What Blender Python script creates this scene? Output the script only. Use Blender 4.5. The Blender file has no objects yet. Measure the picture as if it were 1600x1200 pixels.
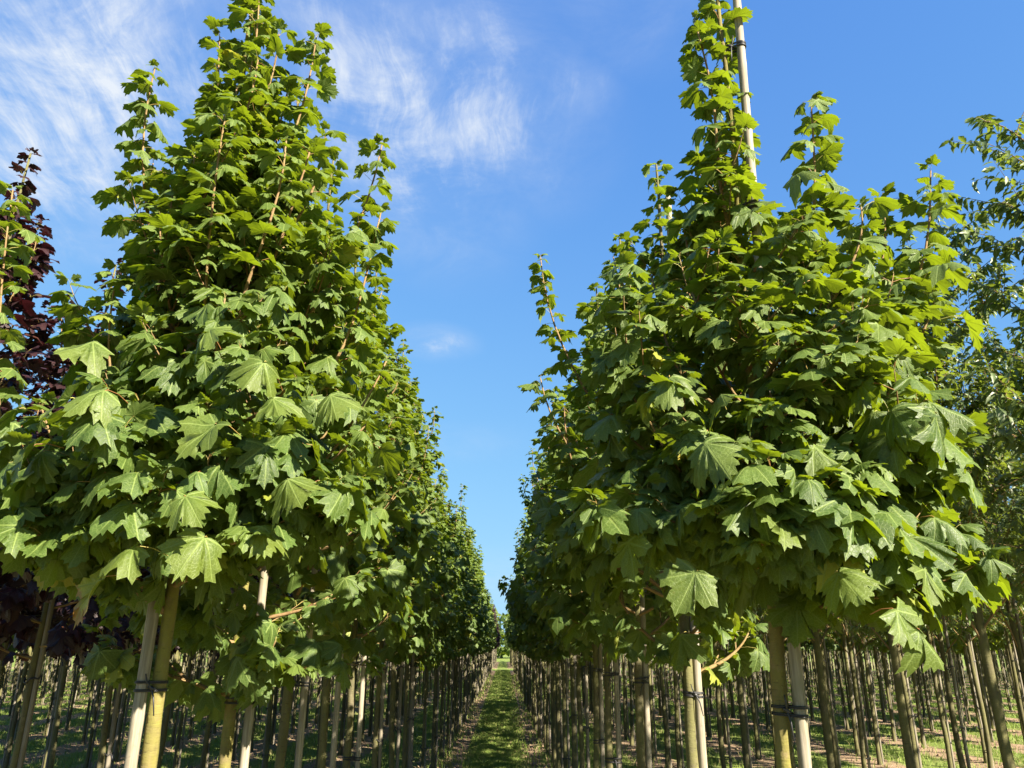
import bpy, math, random
import numpy as np
from mathutils import Vector, Matrix

D = bpy.data
S = bpy.context.scene
COL = S.collection
rad = math.radians

# ---------------------------------------------------------------- camera, light, exposure
CAM_H = 2.0
PITCH = rad(18.9)
YAW = rad(-0.53)
FPX = 1200.0
cam_d = D.cameras.new('camera')
cam_d.sensor_width = 36.0
cam_d.lens = 36.0 * FPX / 1600.0
cam_d.clip_start = 0.05
cam_d.clip_end = 3000
cam = D.objects.new('camera', cam_d)
COL.objects.link(cam)
cam.location = (0, 0, CAM_H)
cam.rotation_euler = (rad(90) + PITCH, 0, YAW)
S.camera = cam
CR = np.array(cam.rotation_euler.to_matrix())

S.render.resolution_x, S.render.resolution_y = 1024, 768
S.view_settings.view_transform = 'Standard'
S.view_settings.look = 'None'
S.view_settings.gamma = 1
S.view_settings.use_curve_mapping = False
S.view_settings.exposure = 2.25
S.cycles.max_bounces = 7
S.cycles.diffuse_bounces = 2
S.cycles.glossy_bounces = 2
S.cycles.transmission_bounces = 3
S.cycles.transparent_max_bounces = 4
S.cycles.caustics_reflective = False
S.cycles.caustics_refractive = False
S.cycles.use_denoising = True
S.cycles.sample_clamp_indirect = 4.0


def cam_dir(px, py):
    d = CR @ np.array([(px - 800.0) / FPX, (600.0 - py) / FPX, -1.0])
    return d / np.linalg.norm(d)


def at(px, py, Y):
    """the point of the place at forward distance Y seen in that direction"""
    d = cam_dir(px, py)
    return np.array([0, 0, CAM_H]) + d * (Y / d[1])


SUN_EL, SUN_AZ = rad(31), rad(134)       # azimuth clockwise from +Y, so behind the camera to the right
sv = Vector((math.sin(SUN_AZ) * math.cos(SUN_EL), math.cos(SUN_AZ) * math.cos(SUN_EL), math.sin(SUN_EL)))
sl = D.lights.new('sun', 'SUN')
sl.energy = 5.0
sl.angle = rad(0.53)
sl.color = (1.0, 0.90, 0.73)
sun = D.objects.new('sun', sl)
COL.objects.link(sun)
sun.rotation_euler = sv.to_track_quat('Z', 'Y').to_euler()


class NT:
    """small helper for node trees"""
    def __init__(self, tree):
        self.t = tree
        tree.nodes.clear()

    def n(self, typ, props=None, **inp):
        nd = self.t.nodes.new(typ)
        for k, v in (props or {}).items():
            setattr(nd, k, v)
        for k, v in inp.items():
            key = int(k[1:]) if k[0] == 'i' and k[1:].isdigit() else k.replace('_', ' ')
            self.put(nd.inputs[key], v)
        return nd

    def put(self, sock, v):
        if isinstance(v, bpy.types.NodeSocket):
            self.t.links.new(v, sock)
        elif isinstance(v, bpy.types.Node):
            self.t.links.new(v.outputs[0], sock)
        else:
            if hasattr(sock, 'default_value') and not isinstance(sock.default_value, (float, int, bool)) and isinstance(v, (tuple, list)):
                if len(sock.default_value) == 4 and len(v) == 3:
                    v = (*v, 1)
            sock.default_value = v

    def m(self, op, a, b=0.0, c=None, clamp=False):
        nd = self.t.nodes.new('ShaderNodeMath')
        nd.operation = op
        nd.use_clamp = clamp
        self.put(nd.inputs[0], a)
        self.put(nd.inputs[1], b)
        if c is not None:
            self.put(nd.inputs[2], c)
        return nd.outputs[0]

    def step(self, v, lo, hi, a=0.0, b=1.0):
        nd = self.t.nodes.new('ShaderNodeMapRange')
        nd.interpolation_type = 'SMOOTHSTEP'
        self.put(nd.inputs[0], v)
        for i, x in enumerate((lo, hi, a, b)):
            self.put(nd.inputs[1 + i], x)
        return nd.outputs[0]

    def mix(self, f, a, b):
        nd = self.t.nodes.new('ShaderNodeMix')
        nd.data_type = 'RGBA'
        self.put(nd.inputs[0], f)
        self.put(nd.inputs[6], a)
        self.put(nd.inputs[7], b)
        return nd.outputs[2]

    def noise(self, vec, scale, detail=4, rough=0.55, dist=0.0, dim='3D'):
        nd = self.t.nodes.new('ShaderNodeTexNoise')
        nd.noise_dimensions = dim
        if vec is not None:
            self.put(nd.inputs['Vector'], vec)
        nd.inputs['Scale'].default_value = scale
        nd.inputs['Detail'].default_value = detail
        nd.inputs['Roughness'].default_value = rough
        nd.inputs['Distortion'].default_value = dist
        return nd.outputs[0]


# world: clear evening sky with wisps of cirrus
W = D.worlds.new('World')
S.world = W
W.use_nodes = True
w = NT(W.node_tree)
sky = w.n('ShaderNodeTexSky', dict(sky_type='NISHITA', sun_disc=False, sun_elevation=SUN_EL, sun_rotation=SUN_AZ,
                                   air_density=1.0, dust_density=0.35, ozone_density=2.5, altitude=50))
# a phone's gentle response to the sky: the horizon held back, the blue kept
SKY_S, SKY_E = 0.057, 2 ** 2.25
ss = w.n('ShaderNodeSeparateColor', i0=sky.outputs[0])
chn = []
for ch, (ka, kb) in zip(ss.outputs, ((0.76, 1.15), (1.42, 1.38), (4.35, 3.75))):
    L_ = w.m('MULTIPLY', ch, 0.2735)
    L_ = w.m('DIVIDE', w.m('MULTIPLY', L_, ka), w.m('ADD', w.m('MULTIPLY', L_, kb), 1.0))
    chn.append(w.m('DIVIDE', L_, SKY_S * SKY_E))
skyc = w.n('ShaderNodeCombineColor', i0=chn[0], i1=chn[1], i2=chn[2]).outputs[0]
tc = w.n('ShaderNodeTexCoord')
sx = w.n('ShaderNodeSeparateXYZ', i0=tc.outputs['Generated'])
dz = w.m('MAXIMUM', sx.outputs[2], 0.03)
dz = w.m('ADD', dz, 0.12)
u = w.m('DIVIDE', sx.outputs[0], dz)
v = w.m('DIVIDE', sx.outputs[1], dz)
uv = w.n('ShaderNodeCombineXYZ', i0=u, i1=v)


def uvp(px, py):
    d = cam_dir(px, py)
    z = max(d[2], 0.03) + 0.12
    return d[0] / z, d[1] / z


def blob(p0, p1, wid, amt):
    """an elongated patch of cirrus whose axis runs between two places of the sky"""
    a, b = np.array(uvp(*p0)), np.array(uvp(*p1))
    c = (a + b) / 2
    L = np.linalg.norm(b - a) / 2 * 1.35
    wid = wid * 1.6
    ang = math.atan2(b[1] - a[1], b[0] - a[0])
    mp = w.n('ShaderNodeMapping', dict(vector_type='TEXTURE'), i0=uv, i1=(c[0], c[1], 0), i2=(0, 0, ang), i3=(L, wid, 1))
    ln = w.n('ShaderNodeVectorMath', dict(operation='LENGTH'), i0=mp).outputs['Value']
    return w.step(ln, 0.1, 1.45, amt, 0.0)


blobs = [blob((-150, 60), (330, 250), 0.34, 0.95), blob((-60, 330), (190, 130), 0.26, 0.8), blob((250, 60), (560, 40), 0.16, 0.6),
         blob((520, -60), (690, 370), 0.13, 0.9), blob((640, -20), (820, 280), 0.12, 0.85), blob((480, 90), (720, 330), 0.13, 0.8),
         blob((850, 80), (915, 190), 0.05, 0.6), blob((880, 40), (1060, -50), 0.09, 0.45), blob((640, 525), (720, 548), 0.06, 0.85),
         blob((620, 700), (800, 690), 0.12, 0.22), blob((700, 880), (830, 930), 0.6, 0.35)]
acc = blobs[0]
for b_ in blobs[1:]:
    acc = w.m('MAXIMUM', acc, b_)
# the rest of the sky carries the same thin cirrus here and there
wide = w.noise(uv, 0.55, 3, 0.5)
rest = w.step(wide, 0.55, 0.72, 0.0, 0.6)
outside = w.step(sx.outputs[1], 0.35, -0.15, 0.0, 1.0)
acc = w.m('MAXIMUM', acc, w.m('MULTIPLY', rest, outside))
warp = w.n('ShaderNodeTexNoise', Vector=uv, Scale=2.2, Detail=3.0)
uvw = w.n('ShaderNodeVectorMath', dict(operation='MULTIPLY_ADD'), i0=warp.outputs[1], i1=(0.16, 0.16, 0), i2=uv.outputs[0])
m1 = w.n('ShaderNodeMapping', i0=uvw, i2=(0, 0, rad(24)), i3=(6.5, 2.2, 1))
n1 = w.noise(m1, 1.0, 8, 0.62, 0.5)
m2 = w.n('ShaderNodeMapping', i0=uvw, i2=(0, 0, rad(31)), i3=(26.0, 5.0, 1))
n2 = w.noise(m2, 1.0, 8, 0.68, 0.6)
n3 = w.noise(uvw, 4.0, 8, 0.66, 0.4)
st = w.m('ADD', w.m('MULTIPLY', n1, 0.36), w.m('ADD', w.m('MULTIPLY', n2, 0.26), w.m('MULTIPLY', n3, 0.38)))
dens = w.m('MULTIPLY', w.step(st, w.m('SUBTRACT', 0.59, w.m('MULTIPLY', acc, 0.19)), w.m('SUBTRACT', 0.90, w.m('MULTIPLY', acc, 0.27))), acc)
veil = w.m('MULTIPLY', acc, w.step(n3, 0.3, 0.7, 0.08, 0.42))
dens = w.m('ADD', w.m('MULTIPLY', dens, 1.0), veil, clamp=True)
cc = w.mix(dens, skyc, tuple(c / (SKY_S * SKY_E) for c in (0.82, 0.89, 0.985)))
bg = w.n('ShaderNodeBackground', Color=cc, Strength=SKY_S)
w.n('ShaderNodeOutputWorld', Surface=bg)


# ---------------------------------------------------------------- materials
def mat(name):
    m = D.materials.new(name)
    m.use_nodes = True
    return m, NT(m.node_tree)


def leaf_material(name, top, under, trans, young, veinc, tfac=0.27, spec=0.42, rough=0.42, veins=True, yellow=(0.27, 0.27, 0.025)):
    m, t = mat(name)
    at1 = t.n('ShaderNodeAttribute', dict(attribute_name='leafdata'))
    sa = t.n('ShaderNodeSeparateXYZ', i0=at1.outputs['Color'])
    oi = t.n('ShaderNodeObjectInfo')
    so = t.n('ShaderNodeSeparateXYZ', i0=oi.outputs['Color'])
    rnd = t.m('ADD', sa.outputs[0], so.outputs[0])
    rnd2 = t.m('FRACT', t.m('MULTIPLY', rnd, 7.31))
    age = t.m('ADD', sa.outputs[1], so.outputs[1])       # 1 = young shoot leaf
    old = t.m('ADD', sa.outputs[2], so.outputs[2])       # 1 = yellowing
    geo = t.n('ShaderNodeNewGeometry')
    uvn = t.n('ShaderNodeUVMap', dict(uv_map='UVMap'))
    su = t.n('ShaderNodeSeparateXYZ', i0=uvn)
    ax = t.m('ABSOLUTE', su.outputs[0])
    y = su.outputs[1]
    cb = t.n('ShaderNodeCombineXYZ', i0=su.outputs[0], i1=y, i2=t.m('MULTIPLY', rnd, 20))
    nz = t.noise(cb, 4.0, 4, 0.6)
    col = t.mix(rnd2, tuple(c * 0.78 for c in top), tuple(c * 1.22 for c in top))
    col = t.mix(t.m('MULTIPLY', age, 0.75, clamp=True), col, young)
    und = t.mix(t.m('MULTIPLY', age, 0.5, clamp=True), under, tuple(c * 1.05 for c in young))
    col = t.mix(geo.outputs['Backfacing'], col, und)
    col = t.mix(t.step(nz, 0.35, 0.7, 0.0, 0.3), col, tuple(c * 1.5 for c in top))
    trc = t.mix(t.m('MULTIPLY', rnd2, 0.6), trans, tuple(c * 0.6 for c in trans))
    # yellowing, worst at the rim
    rr = t.n('ShaderNodeVectorMath', dict(operation='LENGTH'), i0=uvn).outputs['Value']
    yf = t.m('MULTIPLY', old, t.step(t.m('ADD', rr, t.m('MULTIPLY', nz, 0.8)), 0.35, 1.15, 0.25, 1.0), clamp=True)
    col = t.mix(yf, col, yellow)
    trc = t.mix(yf, trc, tuple(min(1, c * 1.5) for c in yellow))
    br = t.m('MULTIPLY', t.step(old, 0.6, 1.0), t.step(t.m('ADD', rr, t.m('MULTIPLY', nz, 0.7)), 0.98, 1.12), clamp=True)
    col = t.mix(br, col, (0.22, 0.075, 0.015))
    sp = t.noise(cb, 26.0, 2, 0.5)
    col = t.mix(t.m('MULTIPLY', t.step(sp, 0.70, 0.75), t.step(rnd2, 0.35, 0.9)), col, (0.10, 0.065, 0.02))
    bump_h = nz
    if veins:
        net = t.n('ShaderNodeTexVoronoi', dict(feature='DISTANCE_TO_EDGE'), i0=cb, Scale=13.0).outputs['Distance']
        nf = t.step(net, 0.0, 0.10, 0.30, 0.0)
        col = t.mix(nf, col, veinc)
        bump_h = t.m('SUBTRACT', nz, t.m('MULTIPLY', nf, 1.2))
        cs, ts = [], []
        for a in (0.0, rad(50), rad(104)):
            sn, cn = math.sin(a), math.cos(a)
            ts.append(t.m('ADD', t.m('MULTIPLY', ax, sn), t.m('MULTIPLY', y, cn)))
            cs.append(t.m('ABSOLUTE', t.m('SUBTRACT', t.m('MULTIPLY', ax, cn), t.m('MULTIPLY', y, sn))))
        l01 = t.m('LESS_THAN', cs[1], cs[0])
        c01 = t.m('MINIMUM', cs[0], cs[1])
        t01 = t.m('ADD', t.m('MULTIPLY', ts[1], l01), t.m('MULTIPLY', ts[0], t.m('SUBTRACT', 1.0, l01)))
        l2 = t.m('LESS_THAN', cs[2], c01)
        cm = t.m('MINIMUM', c01, cs[2])
        tm = t.m('ADD', t.m('MULTIPLY', ts[2], l2), t.m('MULTIPLY', t01, t.m('SUBTRACT', 1.0, l2)))
        wv = t.m('SUBTRACT', 0.016, t.m('MULTIPLY', tm, 0.010))
        mainv = t.step(cm, wv, t.m('MULTIPLY', wv, 2.2), 1.0, 0.0)
        ph = t.m('FRACT', t.m('MULTIPLY', t.m('SUBTRACT', tm, t.m('MULTIPLY', cm, 0.95)), 8.5))
        sec = t.step(t.m('ABSOLUTE', t.m('SUBTRACT', ph, 0.5)), 0.0, 0.085, 0.30, 0.0)
        vein = t.m('MAXIMUM', mainv, sec)
        vein = t.m('MULTIPLY', vein, t.m('GREATER_THAN', tm, 0.0))
        col = t.mix(t.m('MULTIPLY', vein, 0.5), col, veinc)
        trc = t.mix(t.m('MULTIPLY', vein, 0.5), trc, tuple(c * 0.35 for c in trans))
        bump_h = t.m('SUBTRACT', bump_h, t.m('MULTIPLY', vein, 0.9))
    pet = t.m('LESS_THAN', y, -1.0)
    col = t.mix(pet, col, t.mix(rnd2, (0.26, 0.27, 0.07), (0.24, 0.10, 0.04)))
    bmp = t.n('ShaderNodeBump', Strength=0.35, Distance=0.004, Height=bump_h)
    p = t.n('ShaderNodeBsdfPrincipled', Base_Color=col, Roughness=rough, Normal=bmp)
    p.inputs['Specular IOR Level'].default_value = spec
    tr = t.n('ShaderNodeBsdfTranslucent', Color=trc, Normal=bmp)
    fac = t.m('MULTIPLY', t.m('SUBTRACT', 1.0, pet), tfac)
    mx = t.n('ShaderNodeMixShader', i0=fac, i1=p, i2=tr)
    t.n('ShaderNodeOutputMaterial', Surface=mx)
    return m


M_LEAF = leaf_material('green_maple_leaf', (0.036, 0.066, 0.013), (0.078, 0.114, 0.030), (0.31, 0.42, 0.012), (0.085, 0.122, 0.018), (0.20, 0.26, 0.07), rough=0.50, spec=0.30)
M_RED = leaf_material('purple_maple_leaf', (0.014, 0.0075, 0.010), (0.026, 0.012, 0.015), (0.07, 0.011, 0.014), (0.034, 0.013, 0.013), (0.05, 0.02, 0.02), tfac=0.18, yellow=(0.09, 0.03, 0.015))
M_FINE = leaf_material('small_leaf', (0.050, 0.080, 0.022), (0.085, 0.115, 0.045), (0.26, 0.34, 0.03), (0.10, 0.145, 0.035), (0.16, 0.2, 0.08), tfac=0.34, veins=False)


def bark_material(name, a, b, algae, amt, scale=22.0):
    m, t = mat(name)
    c = t.n('ShaderNodeTexCoord').outputs['Object']
    oi = t.n('ShaderNodeObjectInfo').outputs['Random']
    off = t.n('ShaderNodeVectorMath', dict(operation='ADD'), i0=c, i1=t.n('ShaderNodeCombineXYZ', i0=t.m('MULTIPLY', oi, 37.0), i2=t.m('MULTIPLY', oi, 91.0)))
    n1 = t.noise(off, scale, 6, 0.65)
    n2 = t.noise(off, 3.2, 4, 0.6)
    st = t.n('ShaderNodeMapping', i0=off, i3=(30, 30, 4.5))
    n3 = t.noise(st, 1.0, 5, 0.6)
    sp = t.n('ShaderNodeTexVoronoi', i0=off, Scale=95.0).outputs['Distance']
    col = t.mix(t.step(n3, 0.3, 0.7), a, b)
    am = t.m('MULTIPLY', t.step(n2, 0.34, 0.62, 0.35, 1.0), amt)
    am = t.m('MULTIPLY', am, t.step(n1, 0.28, 0.55, 0.45, 1.0))
    col = t.mix(am, col, algae)
    col = t.mix(t.m('MULTIPLY', t.step(sp, 0.32, 0.12), t.step(n1, 0.5, 0.62, 0.0, 0.55)), col, tuple(min(1, x * 1.5) for x in algae))
    col = t.mix(t.step(n3, 0.66, 0.76, 0.0, 0.6), col, tuple(x * 0.45 for x in b))
    rg = t.n('ShaderNodeMapping', i0=off, i3=(22, 22, 85))
    n5 = t.noise(rg, 1.0, 4, 0.6)
    col = t.mix(t.step(n5, 0.60, 0.70, 0.0, 0.55), col, tuple(x * 0.5 for x in b))
    col = t.mix(t.step(t.noise(off, 9.0, 5, 0.7), 0.56, 0.70, 0.0, 0.65), col, tuple(x * 1.3 for x in a))
    h = t.m('ADD', t.m('MULTIPLY', n1, 0.6), t.m('ADD', t.m('MULTIPLY', n3, 0.8), t.m('MULTIPLY', n5, -0.8)))
    bmp = t.n('ShaderNodeBump', Strength=0.8, Distance=0.005, Height=h)
    p = t.n('ShaderNodeBsdfPrincipled', Base_Color=col, Roughness=0.85, Normal=bmp)
    p.inputs['Specular IOR Level'].default_value = 0.2
    t.n('ShaderNodeOutputMaterial', Surface=p)
    return m


M_BARK = bark_material('algae_covered_bark', (0.15, 0.11, 0.06), (0.085, 0.065, 0.035), (0.165, 0.155, 0.032), 0.85)
M_BARK_DULL = bark_material('dull_bark', (0.095, 0.08, 0.052), (0.055, 0.046, 0.03), (0.125, 0.125, 0.04), 0.65)
M_TWIG = bark_material('young_twig_bark', (0.19, 0.115, 0.06), (0.14, 0.08, 0.04), (0.22, 0.19, 0.07), 0.35, 60)


def stake_material(name, g):
    m, t = mat(name)
    c = t.n('ShaderNodeTexCoord').outputs['Object']
    oi = t.n('ShaderNodeObjectInfo').outputs['Random']
    off = t.n('ShaderNodeVectorMath', dict(operation='ADD'), i0=c, i1=t.n('ShaderNodeCombineXYZ', i0=t.m('MULTIPLY', oi, 21.0), i2=t.m('MULTIPLY', oi, 57.0)))
    st = t.n('ShaderNodeMapping', i0=off, i3=(120, 120, 5))
    n1 = t.noise(st, 1.0, 6, 0.6)
    n2 = t.noise(off, 5.0, 4, 0.6)
    n4 = t.noise(off, 60.0, 3, 0.6)
    col = t.mix(t.step(n1, 0.3, 0.72), tuple(g * c for c in (0.17, 0.145, 0.105)), tuple(g * c for c in (0.34, 0.30, 0.235)))
    col = t.mix(t.step(n2, 0.48, 0.72, 0.0, 0.55), col, (0.15, 0.145, 0.085))
    col = t.mix(t.step(n4, 0.62, 0.74, 0.0, 0.45), col, (0.12, 0.10, 0.07))
    bmp = t.n('ShaderNodeBump', Strength=0.4, Distance=0.002, Height=n1)
    p = t.n('ShaderNodeBsdfPrincipled', Base_Color=col, Roughness=0.72, Normal=bmp)
    p.inputs['Specular IOR Level'].default_value = 0.3
    t.n('ShaderNodeOutputMaterial', Surface=p)
    return m


M_STAKE = stake_material('weathered_stake_wood', 0.84)
M_STAKE_OLD = stake_material('algae_greyed_stake_wood', 0.62)
m_, t_ = mat('black_rubber_tie')
p_ = t_.n('ShaderNodeBsdfPrincipled', Base_Color=(0.012, 0.012, 0.015), Roughness=0.5)
t_.n('ShaderNodeOutputMaterial', Surface=p_)
M_TIE = m_

ROW0, ROWD = -1.17, 1.97        # x of the rows, every ROWD metres


def ground_material(name, path):
    m, t = mat(name)
    geo = t.n('ShaderNodeNewGeometry').outputs['Position']
    s = t.n('ShaderNodeSeparateXYZ', i0=geo)
    n_edge = t.noise(geo, 2.6, 5, 0.65)
    n_big = t.noise(geo, 0.35, 4, 0.6)
    n_fine = t.noise(geo, 34.0, 5, 0.7)
    n_mid = t.noise(geo, 7.0, 5, 0.65)
    stm = t.n('ShaderNodeMapping', i0=geo, i3=(60, 22, 1))
    n_bl = t.noise(stm, 1.0, 4, 0.7)
    # distance to the nearest row line
    k = t.m('DIVIDE', t.m('SUBTRACT', s.outputs[0], ROW0), ROWD)
    fr = t.m('SUBTRACT', k, t.m('ROUND', k))
    dist = t.m('MULTIPLY', t.m('ABSOLUTE', fr), ROWD)
    edge = t.m('ADD', dist, t.m('MULTIPLY', t.m('SUBTRACT', n_edge, 0.5), 0.55))
    g = t.step(edge, 0.34, 0.52)
    if path:
        g = t.step(edge, 0.46, 0.58)
    far = t.m('MULTIPLY', t.step(s.outputs[1], 71.0, 72.5), t.step(s.outputs[1], 80.0, 78.5))
    far = t.m('MAXIMUM', far, t.step(t.m('ABSOLUTE', s.outputs[0]), 50.0, 52.0))
    far = t.m('MAXIMUM', far, t.step(s.outputs[1], 113.0, 115.0))
    g = t.m('MAXIMUM', g, far)
    patch = t.step(n_big, 0.35, 0.6, 0.8, 1.0)
    g = t.m('MULTIPLY', g, t.m('MAXIMUM', patch, far)) if not path else g
    grass = t.mix(t.step(n_bl, 0.3, 0.7), (0.085, 0.125, 0.028), (0.20, 0.25, 0.06))
    grass = t.mix(t.step(n_mid, 0.5, 0.75, 0.0, 0.5), grass, (0.16, 0.16, 0.06))
    soil = t.mix(t.step(n_fine, 0.3, 0.7), (0.15, 0.10, 0.065), (0.36, 0.265, 0.175))
    soil = t.mix(t.step(n_mid, 0.4, 0.7, 0.0, 0.6), soil, (0.21, 0.145, 0.09))
    soil = t.mix(t.step(n_edge, 0.62, 0.75, 0.0, 0.5), soil, (0.08, 0.12, 0.03))
    col = t.mix(g, soil, grass)
    h = t.m('ADD', t.m('MULTIPLY', n_mid, 1.0), t.m('MULTIPLY', n_fine, 0.5))
    bmp = t.n('ShaderNodeBump', Strength=0.8, Distance=0.05, Height=h)
    p = t.n('ShaderNodeBsdfPrincipled', Base_Color=col, Roughness=0.95, Normal=bmp)
    p.inputs['Specular IOR Level'].default_value = 0.1
    t.n('ShaderNodeOutputMaterial', Surface=p)
    return m


M_GROUND = ground_material('mown_grass_and_soil_strips', False)
M_PATH = ground_material('grass_path', True)
m_, t_ = mat('grass_blade')
oi_ = t_.n('ShaderNodeAttribute', dict(attribute_name='leafdata'))
sb_ = t_.n('ShaderNodeSeparateXYZ', i0=oi_.outputs['Color'])
c_ = t_.mix(sb_.outputs[0], (0.095, 0.150, 0.028), (0.24, 0.31, 0.07))
c_ = t_.mix(t_.step(sb_.outputs[1], 0.86, 0.9), c_, (0.34, 0.28, 0.13))
p_ = t_.n('ShaderNodeBsdfPrincipled', Base_Color=c_, Roughness=0.6)
p_.inputs['Specular IOR Level'].default_value = 0.25
tr_ = t_.n('ShaderNodeBsdfTranslucent', Color=(0.22, 0.34, 0.04, 1))
mx_ = t_.n('ShaderNodeMixShader', i0=0.3, i1=p_, i2=tr_)
t_.n('ShaderNodeOutputMaterial', Surface=mx_)
M_BLADE = m_


# ---------------------------------------------------------------- mesh helpers
def make_mesh(name, V, F, uv=None, data=None, mats=(), mi=None, smooth=True):
    """V (n,3); F list of (k,3) or (k,4) arrays; uv / data given per vertex"""
    me = D.meshes.new(name)
    V = np.asarray(V, np.float32)
    tot = np.concatenate([np.full(len(f), f.shape[1], np.int32) for f in F])
    idx = np.concatenate([f.reshape(-1) for f in F]).astype(np.int32)
    me.vertices.add(len(V))
    me.vertices.foreach_set('co', V.reshape(-1))
    me.loops.add(len(idx))
    me.loops.foreach_set('vertex_index', idx)
    me.polygons.add(len(tot))
    st = np.concatenate([[0], np.cumsum(tot)[:-1]]).astype(np.int32)
    me.polygons.foreach_set('loop_start', st)
    me.polygons.foreach_set('loop_total', tot)
    if smooth:
        me.polygons.foreach_set('use_smooth', np.ones(len(tot), bool))
    if mi is not None:
        me.polygons.foreach_set('material_index', np.asarray(mi, np.int32))
    if uv is not None:
        ul = me.uv_layers.new(name='UVMap')
        ul.data.foreach_set('uv', np.asarray(uv, np.float32)[idx].reshape(-1))
    if data is not None:
        a = me.attributes.new('leafdata', 'FLOAT_VECTOR', 'POINT')
        a.data.foreach_set('vector', np.asarray(data, np.float32).reshape(-1))
    for m in mats:
        me.materials.append(m)
    me.update()
    me.validate()
    return me


def add(name, me, parent=None, loc=(0, 0, 0), kind=None, label=None, cat=None, group=None):
    o = D.objects.new(name, me)
    COL.objects.link(o)
    o.parent = parent
    o.location = loc
    o.color = (0, 0, 0, 1)
    if kind:
        o['kind'] = kind
    if label:
        o['label'] = label
    if cat:
        o['category'] = cat
    if group:
        o['group'] = group
    return o


class Geo:
    """collects tubes"""
    def __init__(self):
        self.V, self.F, self.n = [], [], 0

    def tube(self, P, R, k=8, cap=True, wob=None):
        P = np.asarray(P, float)
        R = np.asarray(R, float)
        n = len(P)
        T = np.gradient(P, axis=0)
        T /= np.linalg.norm(T, axis=1)[:, None] + 1e-9
        ref = np.array([0, 1, 0]) if abs(T[0][1]) < 0.8 else np.array([1, 0, 0])
        A = np.cross(T, ref)
        A /= np.linalg.norm(A, axis=1)[:, None] + 1e-9
        B = np.cross(T, A)
        a = np.arange(k) * 2 * math.pi / k
        rr = R[:, None] * np.ones(k)
        if wob is not None:
            rr = rr * wob
        V = P[:, None, :] + rr[:, :, None] * (np.cos(a)[None, :, None] * A[:, None, :] + np.sin(a)[None, :, None] * B[:, None, :])
        self.V.append(V.reshape(-1, 3))
        i = np.arange(n - 1)[:, None] * k
        j = np.arange(k)[None, :]
        j2 = (j + 1) % k
        q = np.stack([i + j, i + j2, i + k + j2, i + k + j], -1).reshape(-1, 4) + self.n
        self.F.append(q[:, ::-1])
        self.n += n * k
        if cap:
            self.V.append(P[-1:] + T[-1:] * R[-1] * 0.3)
            j = np.arange(k)
            b = self.n - k
            self.F.append(np.stack([b + j, np.full(k, self.n), b + (j + 1) % k], -1))
            self.n += 1

    def mesh(self, name, m):
        return make_mesh(name, np.concatenate(self.V), self.F, mats=(m,))


def interp(P, n):
    P = np.asarray(P, float)
    t = np.linspace(0, 1, len(P))
    s = np.linspace(0, 1, n)
    return np.stack([np.interp(s, t, P[:, i]) for i in range(3)], -1)


def bez(a, b, c, n=8):
    t = np.linspace(0, 1, n)[:, None]
    return (1 - t) ** 2 * a + 2 * t * (1 - t) * b + t ** 2 * c


# ---------------------------------------------------------------- leaves
HALF0 = [(0.07, 0.97), (0.17, 0.98), (0.19, 0.86), (0.35, 0.84), (0.34, 0.71), (0.31, 0.585), (0.43, 0.60), (0.56, 0.68), (0.58, 0.54),
         (0.75, 0.50), (0.66, 0.38), (0.67, 0.26), (0.47, 0.165), (0.56, 0.10), (0.48, 0.0), (0.52, -0.14), (0.28, -0.15), (0.09, -0.09)]
HALF1 = [(0.20, 0.90), (0.34, 0.80), (0.30, 0.57), (0.58, 0.64), (0.72, 0.46), (0.46, 0.17), (0.50, -0.10), (0.15, -0.10)]
HALF2 = [(0.33, 0.76), (0.29, 0.54), (0.70, 0.50), (0.48, -0.08)]


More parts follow.
